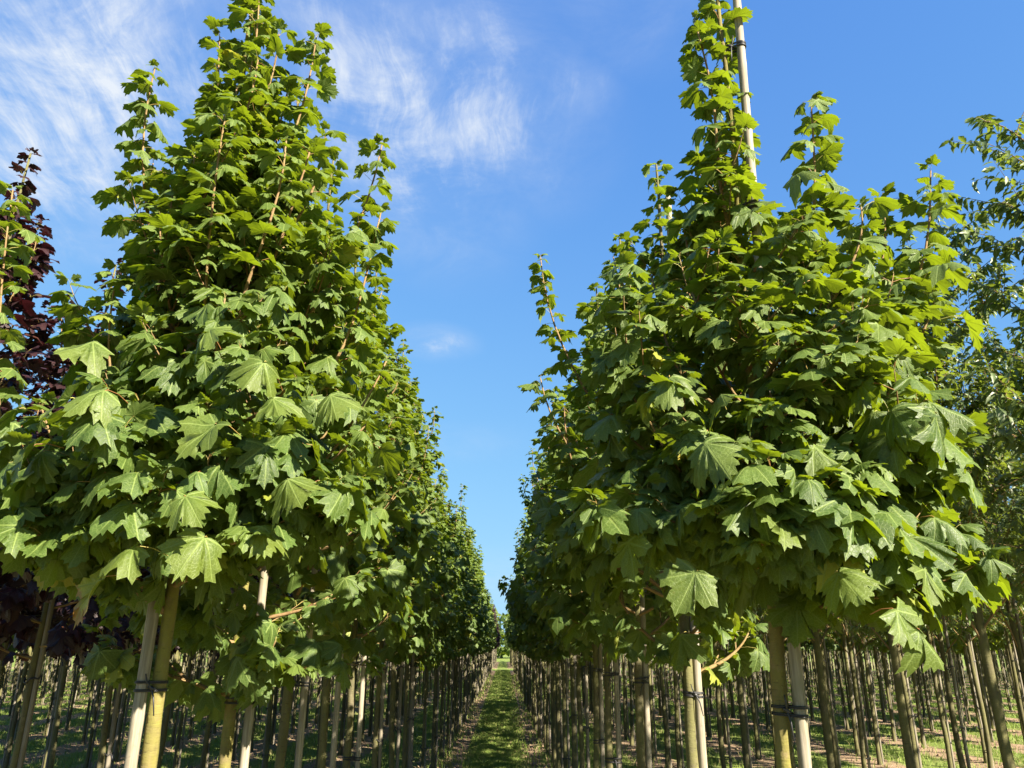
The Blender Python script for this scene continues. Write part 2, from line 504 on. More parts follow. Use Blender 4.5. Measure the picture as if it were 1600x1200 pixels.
def leaf_variant(rng, lod, bend, umbrella, fold):
    """a maple leaf with its stalk: stalk leaves the node along +y, blade hangs from its end; blade about 1 long"""
    half = (HALF0, HALF1, HALF2)[lod]
    out = [(0.0, 1.12)] + list(half) + [(0.0, -0.0)] + [(-x, y) for x, y in half[::-1]]
    out = np.array(out)
    jit = rng.normal(0, 0.026 if lod < 2 else 0.03, out.shape)
    jit[0, 0] = 0
    out = out + jit
    asym = 1 + rng.uniform(-0.07, 0.07)
    out[:, 0] *= np.where(out[:, 0] > 0, asym, 1.0)
    c = np.array([0.0, 0.04])
    n = len(out)
    rings = {0: (0.36, 0.70, 1.0), 1: (0.55, 1.0), 2: (1.0,)}[lod]
    pts = [c[None]] + [c + (out - c) * f for f in rings]
    P2 = np.concatenate(pts)
    F = []
    j = np.arange(n)
    j2 = (j + 1) % n
    F.append(np.stack([np.zeros(n, int), 1 + j2, 1 + j], -1))
    for r in range(len(rings) - 1):
        a, b = 1 + r * n, 1 + (r + 1) * n
        F.append(np.stack([a + j, a + j2, b + j2, b + j], -1))
    x, y = P2[:, 0], P2[:, 1]
    r = np.hypot(x, y)
    ang = np.degrees(np.arctan2(np.abs(x), y))
    va = np.array([0, 50, 104])
    dv = np.min(np.abs(ang[:, None] - va[None]), axis=1) / 25.0
    z = 0.05 * r * np.clip(dv, 0, 1) * (1 if lod < 2 else 0.4)            # blade puffs up between the veins
    z = z - umbrella * x * x - fold * np.abs(x) - 0.18 * np.clip(y, 0, 2) ** 2 * rng.uniform(0.6, 1.6)
    ph = rng.uniform(0, 6.28, 4)
    z = z + 0.05 * np.sin(5.5 * x + ph[0]) * np.sin(4.5 * y + ph[1]) + 0.05 * r * np.sin(ang / 57.3 * 4 + ph[2])
    if lod < 2:
        z[-n:] += rng.normal(0, 0.028, n)
        z[1:-n] += rng.normal(0, 0.008, len(z) - n - 1)
    tw = rng.uniform(-0.35, 0.35)
    z = z + tw * x * y
    P = np.stack([x, y, z], -1)
    uv = np.stack([x, y], -1)
    ca, sa = math.cos(-bend), math.sin(-bend)
    Rb = np.array([[1, 0, 0], [0, ca, -sa], [0, sa, ca]])
    P = P @ Rb.T
    pl = rng.uniform(0.55, 0.95)
    side = rng.uniform(-0.12, 0.12)
    pe = np.array([[0, 0, 0], [side * 0.4, pl * 0.5, 0.10], [side, pl * 0.9, 0.08], [side, pl, 0.02]])
    P = P + pe[-1]
    V = [P]
    U = [uv]
    base = len(P)
    k = 3 if lod < 2 else 2
    pr = 0.014 if lod < 2 else 0.016
    if lod == 2:
        q = np.array([pe[0] + [pr, 0, 0], pe[0] - [pr, 0, 0], pe[-1] - [pr, 0, 0], pe[-1] + [pr, 0, 0]])
        V.append(q)
        U.append(np.full((4, 2), -5.0))
        F.append(np.array([[0, 1, 2, 3]]) + base)
    else:
        g = Geo()
        g.tube(pe if lod == 0 else pe[[0, 1, 3]], [pr] * (4 if lod == 0 else 3), 3, cap=False)
        V.append(np.concatenate(g.V))
        U.append(np.full((len(V[-1]), 2), -5.0))
        F += [f + base for f in g.F]
    V = np.concatenate(V)
    U = np.concatenate(U)
    sc = 0.76                                           # so that scale is the width of the blade
    return V * sc, F, U


_r = np.random.default_rng(11)
LV = {0: [], 1: [], 2: []}
BENDS = [8, 18, 30, 42, 52, 62, 72, 84]
for lod in (0, 1, 2):
    for b in BENDS:
        for q in range({0: 3, 1: 2, 2: 1}[lod]):
            LV[lod].append((b, leaf_variant(_r, lod, rad(b + _r.uniform(-5, 5)), _r.uniform(0.1, 1.0), _r.uniform(-0.22, 0.42))))


def small_leaf(rng, bend):
    """a narrow toothed leaf, folded along its midrib"""
    o = np.array([(0, 0), (0.12, 0.12), (0.20, 0.33), (0.14, 0.42), (0.20, 0.58), (0.10, 0.78), (0, 1.0)])
    L = o * [-1, 1]
    P = np.concatenate([o, L[1:-1], [(0, 0.5)]])
    z = 0.35 * np.abs(P[:, 0]) - 0.30 * P[:, 1] ** 2 * rng.uniform(0.4, 1.5)
    P = np.concatenate([P, z[:, None]], 1)
    ctr = len(P) - 1
    ring = [0, 1, 2, 3, 4, 5, 6, 11, 10, 9, 8, 7]
    F = np.array([[ctr, ring[(i + 1) % 12], ring[i]] for i in range(12)])
    ca, sa = math.cos(-bend), math.sin(-bend)
    P = P @ np.array([[1, 0, 0], [0, ca, -sa], [0, sa, ca]]).T
    P[:, 1] += 0.12
    return P, [F], P[:, :2] * 0 + np.stack([P[:, 0], np.clip(P[:, 1], 0, 1)], -1)


SV = [(b, small_leaf(_r, rad(b))) for b in (0, 20, 40, 60, 80)]


class Leaves:
    def __init__(self):
        self.p, self.d, self.roll, self.s, self.b, self.rnd, self.age, self.old = ([] for _ in range(8))

    def put(self, p, d, roll, s, b, rnd, age, old=0.0):
        self.p.append(p); self.d.append(d); self.roll.append(roll); self.s.append(s)
        self.b.append(b); self.rnd.append(rnd); self.age.append(age); self.old.append(old)

    def pack(self):
        self.p = np.array(self.p); self.d = np.array(self.d)
        for k in ('roll', 's', 'b', 'rnd', 'age', 'old'):
            setattr(self, k, np.array(getattr(self, k)))
        Y = self.d / np.linalg.norm(self.d, axis=1)[:, None]
        up = np.array([0, 0, 1.0])
        X = np.cross(Y, up)
        X /= np.linalg.norm(X, axis=1)[:, None] + 1e-9
        Z = np.cross(X, Y)
        c, s = np.cos(self.roll)[:, None], np.sin(self.roll)[:, None]
        X2 = c * X + s * Z
        Z2 = -s * X + c * Z
        self.M = np.stack([X2, Y, Z2], -1)              # columns
        return self

    def variants(self, table, rng):
        bs = np.array([t[0] for t in table], float)
        want = self.b + rng.uniform(-6, 6, len(self.b))
        d = np.abs(want[:, None] - bs[None]) + rng.uniform(0, 4, (len(want), len(bs)))
        self.v = np.argmin(d, axis=1)
        return self

    def joined(self, name, table, m, keep=None):
        Vs, Fs, Us, Ds, n = [], [], [], [], 0
        idx = np.arange(len(self.p)) if keep is None else np.nonzero(keep)[0]
        F3, F4 = [], []
        for v in range(len(table)):
            ii = idx[self.v[idx] == v]
            if not len(ii):
                continue
            V, F, U = table[v][1]
            W_ = np.einsum('nij,vj->nvi', self.M[ii], V) * self.s[ii][:, None, None] + self.p[ii][:, None, :]
            Vs.append(W_.reshape(-1, 3))
            Us.append(np.tile(U, (len(ii), 1)))
            dd = np.stack([self.rnd[ii], self.age[ii], self.old[ii]], -1)
            Ds.append(np.repeat(dd, len(V), axis=0))
            offs = (np.arange(len(ii)) * len(V))[:, None, None] + n
            for f in F:
                (F3 if f.shape[1] == 3 else F4).append((f[None] + offs).reshape(-1, f.shape[1]))
            n += len(ii) * len(V)
        F = []
        if F3:
            F.append(np.concatenate(F3))
        if F4:
            F.append(np.concatenate(F4))
        return make_mesh(name, np.concatenate(Vs), F, np.concatenate(Us), np.concatenate(Ds), (m,))


# ---------------------------------------------------------------- growing a maple
UP = np.array([0, 0, 1.0])


def unit(v):
    return v / (np.linalg.norm(v) + 1e-9)


def leafy_shoot(L, P, rng, start, size0, size1, inter, age0, age1, axis_xy, lowbend=60, old=0.0):
    """opposite pairs of leaves along a twig, each pair turned by a quarter"""
    seg = np.linalg.norm(np.diff(P, axis=0), axis=1)
    cum = np.concatenate([[0], np.cumsum(seg)])
    tot = cum[-1]
    s = start * tot
    k = rng.integers(0, 2)
    spin = rng.uniform(0, 6.28)
    while s < tot:
        f = s / tot
        p = np.array([np.interp(s, cum, P[:, i]) for i in range(3)])
        i = min(len(seg) - 1, np.searchsorted(cum, s, 'right') - 1)
        t = unit(P[i + 1] - P[i])
        vert = abs(t[2])
        ref = unit(np.cross(t, UP + 0.01))
        oth = np.cross(t, ref)
        a = spin + k * math.pi / 2 + rng.normal(0, 0.25)
        size = size0 + (size1 - size0) * f
        age = age0 + (age1 - age0) * f
        outw = np.array([p[0] - axis_xy[0], p[1] - axis_xy[1], 0])
        ro = np.linalg.norm(outw)
        outw = outw / (ro + 1e-6)
        for sg in (1, -1):
            lat = sg * (math.cos(a) * ref + math.sin(a) * oth)
            if vert < 0.75 and lat[2] < -0.3:
                lat = lat - 1.4 * lat[2] * UP
            d = lat + t * 0.45 + outw * (0.55 if ro > 0.12 else 0.0) * (1 - age * 0.7)
            d[2] = 0
            d = unit(d + 1e-4)
            el = rng.uniform(0.15, 0.65) if age > 0.5 else rng.uniform(-0.15, 0.45)
            d = d * math.cos(el) + UP * math.sin(el)
            b = lowbend * (1 - age) + 34 * age + rng.normal(0, 14)
            oo = old if rng.random() > 0.025 else rng.uniform(0.3, 0.8)
            L.put(p, d, rng.normal(0, 0.32), size * rng.uniform(0.62, 1.28), b, rng.random(), min(1, max(0, age + rng.normal(0, 0.12))), oo)
        s += inter * (1.0 - 0.45 * f * (age1 > 0.6)) * rng.uniform(0.6, 1.45)
        k += 1
    t = unit(P[-1] - P[-2])
    for q in range(3):                                   # small ones at the very tip
        a = rng.uniform(0, 6.28)
        d = unit(np.array([math.cos(a), math.sin(a), 0.9]) + t)
        L.put(P[-1], d, rng.normal(0, 0.3), size1 * rng.uniform(0.4, 0.7), 25, rng.random(), age1, 0)


def grow(rng, H=5.3, zc=2.05, spread=0.62, shoots=None, dens=1.0, lean=(0, 0), leader=True, big=0.156, mt=None, nx=3):
    """returns trunk line, list of branches (points, radius), leaves (tree at the origin)"""
    L = Leaves()
    n = 26
    z = np.linspace(0, H, n)
    wob = np.cumsum(rng.normal(0, 0.0045, (n, 2)), axis=0)
    wob -= wob[0]
    T = np.stack([wob[:, 0] + lean[0] * (z / H), wob[:, 1] + lean[1] * (z / H), z], -1)

    def tp(h):
        return np.array([np.interp(h, z, T[:, 0]), np.interp(h, z, T[:, 1]), h])

    br = []
    h = zc
    mt = mt or H - 1.05
    az = rng.uniform(0, 6.28)
    while h < mt:
        f = (h - zc) / (mt - zc)
        az += 2.4 + rng.normal(0, 0.3)
        env = spread * (0.74 + 0.26 * f / 0.2 if f < 0.2 else (1.0 if f < 0.38 else 1 - (f - 0.38) / 0.62 * 0.84))
        reach = env * rng.uniform(0.82, 1.12)
        rise = (0.22 + 0.38 * f) * rng.uniform(0.6, 1.5)
        a = tp(h)
        tip = a + np.array([math.cos(az) * reach, math.sin(az) * reach, rise])
        ctl = a + np.array([math.cos(az) * reach * 0.75, math.sin(az) * reach * 0.75, rise * 0.28])
        br.append((bez(a, ctl, tip, 9), 0.0095 * (1.15 - 0.6 * f), f, False))
        h += 0.098 / dens * rng.uniform(0.8, 1.2) * (0.85 if f < 0.3 else 1.0)
    for q in range(6 if shoots is None else nx):          # a few upright shoots standing above the mass
        a_ = rng.uniform(0, 6.28)
        z0_ = rng.uniform(zc + 0.3, mt - 0.3)
        rr = spread * rng.uniform(0.35, 1.0)
        shoots = list(shoots or []) + [(z0_, np.array([math.cos(a_) * rr, math.sin(a_) * rr, z0_ + rng.uniform(0.7, 1.1)]), 0.9, 0.3)]
    for sh in (shoots or []):
        z0, tip = sh[0], np.array(sh[1], float)
        a = tp(z0)
        k = sh[2] if len(sh) > 2 else 0.85
        kz = sh[3] if len(sh) > 3 else 0.25
        ctl = np.array([a[0] + (tip[0] - a[0]) * k, a[1] + (tip[1] - a[1]) * k, a[2] + (tip[2] - a[2]) * kz])
        Pz = bez(a, ctl, tip, 14)
        tt = np.linspace(0, 1, 14)
        ph = rng.uniform(0, 6.28, 2)
        Pz[:, 0] += 0.022 * tt * np.sin(tt * 7 + ph[0])
        Pz[:, 1] += 0.022 * tt * np.sin(tt * 6 + ph[1])
        br.append((Pz, 0.010, min(1, (z0 - zc) / (mt - zc)), True))
    allb = []
    for P, r, f, special in br:
        allb.append((P, r))
        tot = np.linalg.norm(np.diff(P, axis=0), axis=1).sum()
        top = f > 0.5
        ax = (P[0][0], P[0][1])
        if special:
            leafy_shoot(L, P, rng, 0.18, big * 0.92, big * 0.52, 0.080, 0.15, 0.95, ax, 55)
        else:
            leafy_shoot(L, P, rng, 0.34 if f > 0.12 else 0.15, big * (1.0 if f < 0.4 else 0.86), big * (0.92 if f < 0.3 else 0.62), 0.078,
                        max(0, f * 1.1 - 0.25), min(1, 0.15 + f * 1.3), ax, 64 if f < 0.45 else 48)
        ns = int(round(tot / 0.17 * dens)) if not special else 3
        for q in range(ns):
            g = rng.uniform(0.28, 0.88) if not special else rng.uniform(0.15, 0.5)
            i = int(g * (len(P) - 1))
            p = P[i] + (P[i + 1] - P[i]) * (g * (len(P) - 1) - i)
            t = unit(P[i + 1] - P[i])
            sd = unit(np.cross(t, UP)) * rng.choice([-1, 1])
            ln = rng.uniform(0.14, 0.30) * (1.15 - 0.5 * f)
            drop = rng.uniform(-0.15, 0.5) if f < 0.25 else rng.uniform(0.3, 1.0)
            d = unit(t * 0.7 + sd * rng.uniform(0.5, 1.1) + UP * drop * 0.6)
            e = p + d * ln
            e2 = e + unit(d + UP * rng.uniform(0.1, 0.9)) * ln * 0.5
            Q = bez(p, e, e2, 6)
            allb.append((Q, 0.0042))
            leafy_shoot(L, Q, rng, 0.30, big * (0.98 if f < 0.4 else 0.8), big * (0.85 if f < 0.3 else 0.58), 0.074,
                        max(0, f - 0.2), min(1, 0.1 + f * 1.2), ax, 66 if f < 0.45 else 48)
    # leaves round the leader
    if leader:
        P = np.array([tp(q) for q in np.linspace(mt - 0.3, H, 14)])
        leafy_shoot(L, P, rng, 0.0, big * 0.82, big * 0.52, 0.072, 0.5, 1.0, (P[0][0] + 0.01, P[0][1]), 40)
    return T, allb, L


def trunk_mesh(name, T, H, m, r0=0.031, rng=None, k=12, res=46):
    P = interp(T, res)
    zz = P[:, 2] / H
    R = r0 * (1 - 0.80 * zz ** 1.25) * (1 + 0.35 * np.exp(-P[:, 2] / 0.12))
    wob = 1 + rng.normal(0, 0.018, (res, k)) + 0.05 * np.sin(np.arange(res) * 0.9 + 1)[:, None] * (np.arange(res)[:, None] % 3 == 0)
    for _ in range(3 if res > 20 else 1):               # healed branch scars
        i, j = rng.integers(4, int(res * 0.45)), rng.integers(0, k)
        wob[i, j] += 0.14
    g = Geo()
    g.tube(P, R, k, True, wob)
    return g.mesh(name, m)


def branch_mesh(name, items, k=6):
    g = Geo()
    for P, r in items:
        n = len(P)
        g.tube(P, r * np.linspace(1, 0.32, n), k)
    return g.mesh(name, M_TWIG)


def stake_mesh(name, H, r, lean, rng, k=10, knots=True):
    """round pole with slight nodes"""
    n = int(H / 0.05) if knots else 8
    z = np.linspace(0, H, n)
    R = r * (1 - 0.22 * z / H)
    if knots:
        nodes = np.arange(rng.uniform(0.1, 0.3), H, 0.31)
        for q in nodes:
            R = R * (1 + 0.07 * np.exp(-((z - q) / 0.03) ** 2))
    bow = rng.normal(0, 0.012, 2)
    P = np.stack([lean[0] * z / H + bow[0] * np.sin(z / H * 3.1), lean[1] * z / H + bow[1] * np.sin(z / H * 3.1), z], -1)
    g = Geo()
    g.tube(P, R, k)
    return g.mesh(name, M_STAKE if knots else M_STAKE_OLD), P


def tie_mesh(name, c, v, rt, rs, rng, tail=True, loops=2):
    """rubber band round trunk (at c) and stake (at c+v)"""
    g = Geo()
    c = np.array(c, float)
    v = np.array([v[0], v[1], 0.0])
    L = np.linalg.norm(v)
    e = v / L
    f = np.array([-e[1], e[0], 0])
    for q in range(loops):
        pts = []
        for a in np.linspace(math.pi / 2, 3 * math.pi / 2, 8):
            pts.append(c + (e * math.cos(a) + f * math.sin(a)) * (rt + 0.003))
        for a in np.linspace(-math.pi / 2, math.pi / 2, 8):
            pts.append(c + v + (e * math.cos(a) + f * math.sin(a)) * (rs + 0.003))
        pts.append(pts[0])
        pts = np.array(pts)
        tl = rng.uniform(-0.10, 0.10)
        pts[:, 2] += (q - 0.5) * rng.uniform(0.010, 0.030) + ((pts - c) @ e) * tl
        P = interp(pts, 34)
        A = []
        g.tube(P, [0.0026] * 34, 5, cap=False)
        g.tube(P + [0, 0, 0.0045], [0.0026] * 34, 5, cap=False)
    if tail:
        mid = c + v * 0.5 - f * (rt + 0.006) if f[1] > 0 else c + v * 0.5 + f * (rt + 0.006)
        g.tube(np.array([mid + [-.012, 0, .006], mid, mid + [.012, 0, -.006]]), [0.004, 0.0065, 0.004], 6)
        dn = rng.uniform(-0.025, 0.025)
        g.tube(np.array([mid, mid + [dn, -0.010, -0.03], mid + [dn * 1.7, -0.012, -0.085]]), [0.003, 0.003, 0.002], 5)
        g.tube(np.array([mid, mid + [-dn, -0.012, 0.02], mid + [-dn * 1.5, -0.010, 0.045]]), [0.003, 0.003, 0.002], 5)
    return g.mesh(name, M_TIE)


# ---------------------------------------------------------------- ground
def sheet(x0, x1, y0, y1, nx, ny, zf):
    X, Y = np.meshgrid(np.linspace(x0, x1, nx), np.linspace(y0, y1, ny))
    Z = zf(X, Y)
    V = np.stack([X, Y, Z], -1).reshape(-1, 3)
    i, j = np.meshgrid(np.arange(ny - 1), np.arange(nx - 1), indexing='ij')
    a = (i * nx + j).reshape(-1)
    return V, [np.stack([a, a + 1, a + nx + 1, a + nx], -1)]


_g = np.random.default_rng(5)
_fx = [(_g.uniform(1, 9), _g.uniform(1, 9), _g.uniform(0, 6.3)) for _ in range(14)]


def relief(X, Y):
    z = np.zeros_like(X)
    for a, b, p in _fx:
        z += np.sin(a * X + b * Y * 0.7 + p) * 0.0045
    k = (X - ROW0) / ROWD
    d = np.abs(k - np.round(k)) * ROWD
    return z + 0.018 * np.exp(-(d / 0.3) ** 2)


# one sheet whose cells grow towards the horizon
gx = np.concatenate([-np.geomspace(1500, 21, 14)[:-1], np.linspace(-20, 20, 321), np.geomspace(21, 1500, 14)[1:]])
gy = np.concatenate([[-60, -20, -5], np.linspace(-1, 60, 360), np.linspace(61, 130, 80), np.geomspace(140, 2500, 12)])
X_, Y_ = np.meshgrid(gx, gy)
Z_ = relief(X_, Y_) * (np.abs(X_) < 30) * (Y_ < 130)
V_ = np.stack([X_, Y_, Z_], -1).reshape(-1, 3)
i_, j_ = np.meshgrid(np.arange(len(gy) - 1), np.arange(len(gx) - 1), indexing='ij')
a_ = (i_ * len(gx) + j_).reshape(-1)
add('ground', make_mesh('ground', V_, [np.stack([a_, a_ + 1, a_ + len(gx) + 1, a_ + len(gx)], -1)], mats=(M_GROUND,)), kind='structure')
PX0, PX1 = -0.58, 0.30
V_, F_ = sheet(PX0, PX1, -1, 128, 12, 900, lambda X, Y: relief(X, Y) + 0.016 + 0.012 * np.cos((X - (PX0 + PX1) / 2) / 0.44 * 1.5))
add('path', make_mesh('path', V_, F_, mats=(M_PATH,)), kind='structure', label='mown grass path running straight between the two rows of maples')


def blades(name, n, xf, yf, hf, wf, seed, **kw):
    r = np.random.default_rng(seed)
    x, y = xf(r, n), yf(r, n)
    keep = np.abs(x) < y * 0.70 + 0.5
    x, y = x[keep], y[keep]
    n = len(x)
    z = relief(x, y) + np.where((x > PX0) & (x < PX1), 0.02, 0)
    cl = 0.5 + 0.5 * np.sin(x * 3.1 + np.sin(y * 2.3) * 1.7) * np.sin(y * 2.9 + x)
    h = hf(r, n) * (0.6 + 0.7 * cl)
    wd = wf(y)
    a = r.uniform(0, 6.28, n)
    ln = r.uniform(0.1, 0.7, n) * h
    b = r.uniform(0, 6.28, n)
    c = np.stack([x, y, z - 0.005], -1)
    dx = np.stack([np.cos(a), np.sin(a), a * 0], -1) * wd[:, None] / 2
    tip = c + np.stack([np.cos(b) * ln, np.sin(b) * ln, h], -1)
    mid = (c + tip) / 2 + np.stack([-np.cos(b) * ln, -np.sin(b) * ln, h * 0.5], -1) * 0.18
    V = np.stack([c - dx, c + dx, mid + dx * 0.8, mid - dx * 0.8, tip], 1).reshape(-1, 3)
    o = np.arange(n)[:, None] * 5
    F4 = o + np.array([[0, 1, 2, 3]])
    F3 = o + np.array([[3, 2, 4]])
    rn = np.repeat(np.stack([np.clip(r.random(n) * 0.6 + cl * 0.4, 0, 1), r.random(n), r.random(n)], -1), 5, axis=0)
    return add(name, make_mesh(name, V, [F4, F3], data=rn, mats=(M_BLADE,)), kind='stuff', **kw)


blades('grass', 125000, lambda r, n: np.clip(r.normal(-0.13, 0.27, n), -0.72, 0.46), lambda r, n: 11 + 62 * r.random(n) ** 1.7,
       lambda r, n: r.uniform(0.03, 0.085, n), lambda y: 0.004 + 0.00032 * y, 3, cat='grass', label='mown grass growing down the middle of the path between rows')


def side_x(r, n):
    k = r.integers(-12, 13, n)
    k = np.where(k == 0, 1, k)
    return ROW0 + ROWD * 0.5 + k * ROWD + r.normal(0, 0.36, n)


blades('grass', 210000, side_x, lambda r, n: 10 + 42 * r.random(n) ** 1.3,
       lambda r, n: r.uniform(0.04, 0.12, n), lambda y: 0.005 + 0.0004 * y, 4, cat='grass', label='patchy grass and weeds between the outer rows of tree trunks')


def feet_x(r, n):
    k = r.integers(-6, 8, n)
    k = np.where(r.random(n) < 0.5, r.integers(0, 2, n), k)
    return ROW0 + ROWD * k + r.normal(0, 0.20, n)


def tuft_y(r, n):
    c = 11 + 50 * r.random(260) ** 1.4
    return c[r.integers(0, 260, n)] + r.normal(0, 0.10, n)


blades('weeds', 10000, feet_x, tuft_y, lambda r, n: r.uniform(0.05, 0.17, n), lambda y: 0.006 + 0.0004 * y, 6, cat='weeds',
       label='ragged tufts of weeds in the bare soil round the trunk feet')


def clods(n):
    r = np.random.default_rng(8)
    x = ROW0 + ROWD * np.where(r.random(n) < 0.6, r.integers(0, 2, n), r.integers(-5, 7, n)) + r.normal(0, 0.26, n)
    y = 11 + 40 * r.random(n) ** 1.5
    z = relief(x, y)
    o = np.array([(1, 0, 0), (0, 1, 0), (-1, 0, 0), (0, -1, 0), (0, 0, 0.8), (0.1, 0.1, -0.6)])
    f = np.array([(0, 1, 4), (1, 2, 4), (2, 3, 4), (3, 0, 4), (1, 0, 5), (2, 1, 5), (3, 2, 5), (0, 3, 5)])
    V = o[None] * r.uniform(0.7, 1.3, (n, 6, 3)) * (r.uniform(0.008, 0.032, n) * (1 + (r.random(n) < 0.08)))[:, None, None]
    V = V + np.stack([x, y, z + 0.004], -1)[:, None, :]
    F = (f[None] + np.arange(n)[:, None, None] * 6).reshape(-1, 3)
    add('soil_clods', make_mesh('soil_clods', V.reshape(-1, 3), [F], mats=(M_GROUND,)), kind='stuff', cat='soil', label='dry clods of soil scattered along the bare planting strips')


clods(9000)


# ---------------------------------------------------------------- placing trees
def in_view(x, y, z, m=1.02):
    d = np.array([x, y, z - CAM_H]) @ CR
    if d[2] > -0.05:
        return False
    px, py = FPX * d[0] / -d[2], FPX * d[1] / -d[2]
    return abs(px) < 800 * m and abs(py) < 600 * m


def shown_most(L, base, limit, cell=5.0):
    """which leaves the photograph shows largest: a rough depth raster over sample points of every blade"""
    C = L.p + base
    tipd = L.M[:, :, 1]
    fw = np.array([0, math.cos(0.9), -math.sin(0.9)])
    bl = np.einsum('nij,j->ni', L.M, fw)
    pts = []
    for a in (0.5, 0.75, 1.0, 1.25):
        for s_ in (-0.3, 0, 0.3):
            pts.append(C + (tipd * 0.5 + bl * (a - 0.4)) * L.s[:, None] + L.M[:, :, 0] * s_ * L.s[:, None])
    Pt = np.stack(pts, 1)
    d = (Pt - np.array([0, 0, CAM_H])) @ CR
    z = -d[..., 2]
    px = d[..., 0] / z * FPX + 800
    py = 600 - d[..., 1] / z * FPX
    ok = (z > 0.2) & (px > 0) & (px < 1600) & (py > 0) & (py < 1200)
    key = (px // cell).astype(int) * 4096 + (py // cell).astype(int)
    key[~ok] = -1
    flat, zz = key.reshape(-1), z.reshape(-1)
    o = np.lexsort((zz, flat))
    fk = flat[o]
    first = np.concatenate([[True], fk[1:] != fk[:-1]]) & (fk >= 0)
    vis = np.zeros(len(flat), bool)
    vis[o[first]] = True
    sc = vis.reshape(key.shape).sum(1) * (L.s / np.maximum(z.mean(1), 0.3)) ** 1.5
    sel = np.zeros(len(C), bool)
    top = np.argsort(-sc)[:limit]
    sel[top[sc[top] > 0]] = True
    return sel


LEAF_ME = {}


def leaf_data(lod, v, m, table):
    k = (lod, v, m.name)
    if k not in LEAF_ME:
        V, F, U = table[v][1]
        LEAF_ME[k] = make_mesh('leaf', V, F, U, None, (m,))
    return LEAF_ME[k]


def put_leaf_objects(root, L, sel, lod, table, m):
    for i in np.nonzero(sel)[0]:
        o = add('leaf', leaf_data(lod, int(L.v[i]), m, table), root)
        M4 = Matrix([[*(L.M[i][r] * L.s[i]), L.p[i][r]] for r in range(3)] + [[0, 0, 0, 1]])
        o.matrix_local = M4
        o.color = (float(L.rnd[i]), float(L.age[i]), float(L.old[i]), 1)
        if L.old[i] > 0.85:
            o['label'] = 'yellowing leaf browned along its edge'


def hero_tree(x, y, seed, label, n_leaf, lod, kind='maple', bark=None, extra=None, cat='tree', group=None, drop=None, **kw):
    rng = np.random.default_rng(seed)
    m = {'maple': M_LEAF, 'purple': M_RED}[kind]
    root = add('maple_tree' if kind == 'maple' else 'purple_maple_tree', None, None, (x, y, 0), label=label, cat=cat, group=group)
    H = kw.get('H', 5.3)
    T, brs, L = grow(rng, **kw)
    if extra:
        extra(L)
    L.pack().variants(LV[lod], rng)
    if drop is not None:
        keep = ~drop(L, np.array([x, y, 0.0]))
        for k in ('p', 'd', 'M', 'roll', 's', 'b', 'rnd', 'age', 'old', 'v'):
            setattr(L, k, getattr(L, k)[keep])
    add('trunk', trunk_mesh('trunk', T, H, bark or M_BARK, rng=rng), root)
    main = [b for b in brs if b[1] > 0.005]
    twigs = [b for b in brs if b[1] <= 0.005]
    for b in main:
        add('branch', branch_mesh('branch', [b]), root)
    if twigs:
        add('twigs', branch_mesh('twigs', twigs, 4), root, kind='stuff')
    sel = shown_most(L, np.array([x, y, 0.0]), n_leaf)
    put_leaf_objects(root, L, sel, lod, LV[lod], m)
    add('foliage', L.joined('foliage', LV[lod], m, ~sel), root, kind='stuff')
    return root, T


def hero_stake(x, y, off, H, r, lean, label, T, tie_z, seed, rt=0.03, group=None):
    rng = np.random.default_rng(seed)
    me, P = stake_mesh('pole', H, r, lean, rng)
    root = add('support_stake', None, None, (x + off[0], y + off[1], 0), label=label, cat='stake', group=group)
    add('pole', me, root)
    for z in tie_z:
        tr = np.array([np.interp(z, T[:, 2], T[:, 0]), np.interp(z, T[:, 2], T[:, 1]), z])
        sp = np.array([np.interp(z, P[:, 2], P[:, 0]) + off[0], np.interp(z, P[:, 2], P[:, 1]) + off[1], z])
        rr = 0.031 * (1 - 0.8 * (z / T[-1, 2]) ** 1.25)
        add('tie', tie_mesh('tie', tr - [off[0], off[1], 0], (sp - tr)[:2], rr, r * (1 - 0.22 * z / H), rng), root)
    return root


LX, RX = ROW0, ROW0 + ROWD
# ---- first maple of the left row
L1 = np.array([LX, 2.80, 0])


def tips(base, lst):
    return [(z0, at(px, py, base[1] + dy) - base, *rest) for (z0, px, py, dy, *rest) in lst]


sh = tips(L1, [(3.9, 405, 5, 0.0), (3.55, 350, 55, -0.02), (3.3, 490, 60, 0.05), (2.95, 243, 112, 0.0, 0.9, 0.3), (2.9, 592, 225, 0.1, 0.95, 0.3), (3.3, 515, 205, -0.1),
               (2.6, 355, 190, -0.38, 0.9, 0.15), (2.9, 440, 215, -0.3, 0.9, 0.2), (2.15, 22, 300, 0.05, 1.0, 0.10),
               (2.6, 600, 330, 0.2, 0.9, 0.2), (2.4, 185, 430, -0.15, 0.9, 0.2), (2.1, 10, 690, -0.30, 0.8, 0.6), (2.1, 60, 640, -0.25, 0.7, 0.5), (2.3, 600, 560, -0.10, 0.85, 0.3), (2.2, 560, 660, -0.30, 0.8, 0.5),
               (2.9, 245, 260, 0.1, 0.9, 0.4), (3.4, 395, 90, -0.15, 0.9, 0.3), (3.3, 372, 130, -0.1, 0.9, 0.4), (3.3, 455, 120, 0.05, 0.9, 0.4), (3.45, 428, 50, -0.05, 0.9, 0.4), (3.1, 330, 250, -0.2, 0.9, 0.4), (3.0, 480, 240, -0.2, 0.9, 0.4), (2.15, 0, 800, -0.2, 0.6, 0.8),
               (2.3, 400, 840, -0.50, 0.8, 1.0), (2.4, 220, 760, -0.55, 0.8, 1.0), (2.3, 140, 830, -0.45, 0.8, 1.0), (2.6, 330, 640, -0.55, 0.8, 0.7), (2.7, 470, 600, -0.50, 0.8, 0.7), (2.3, 500, 760, -0.45, 0.8, 0.9)])


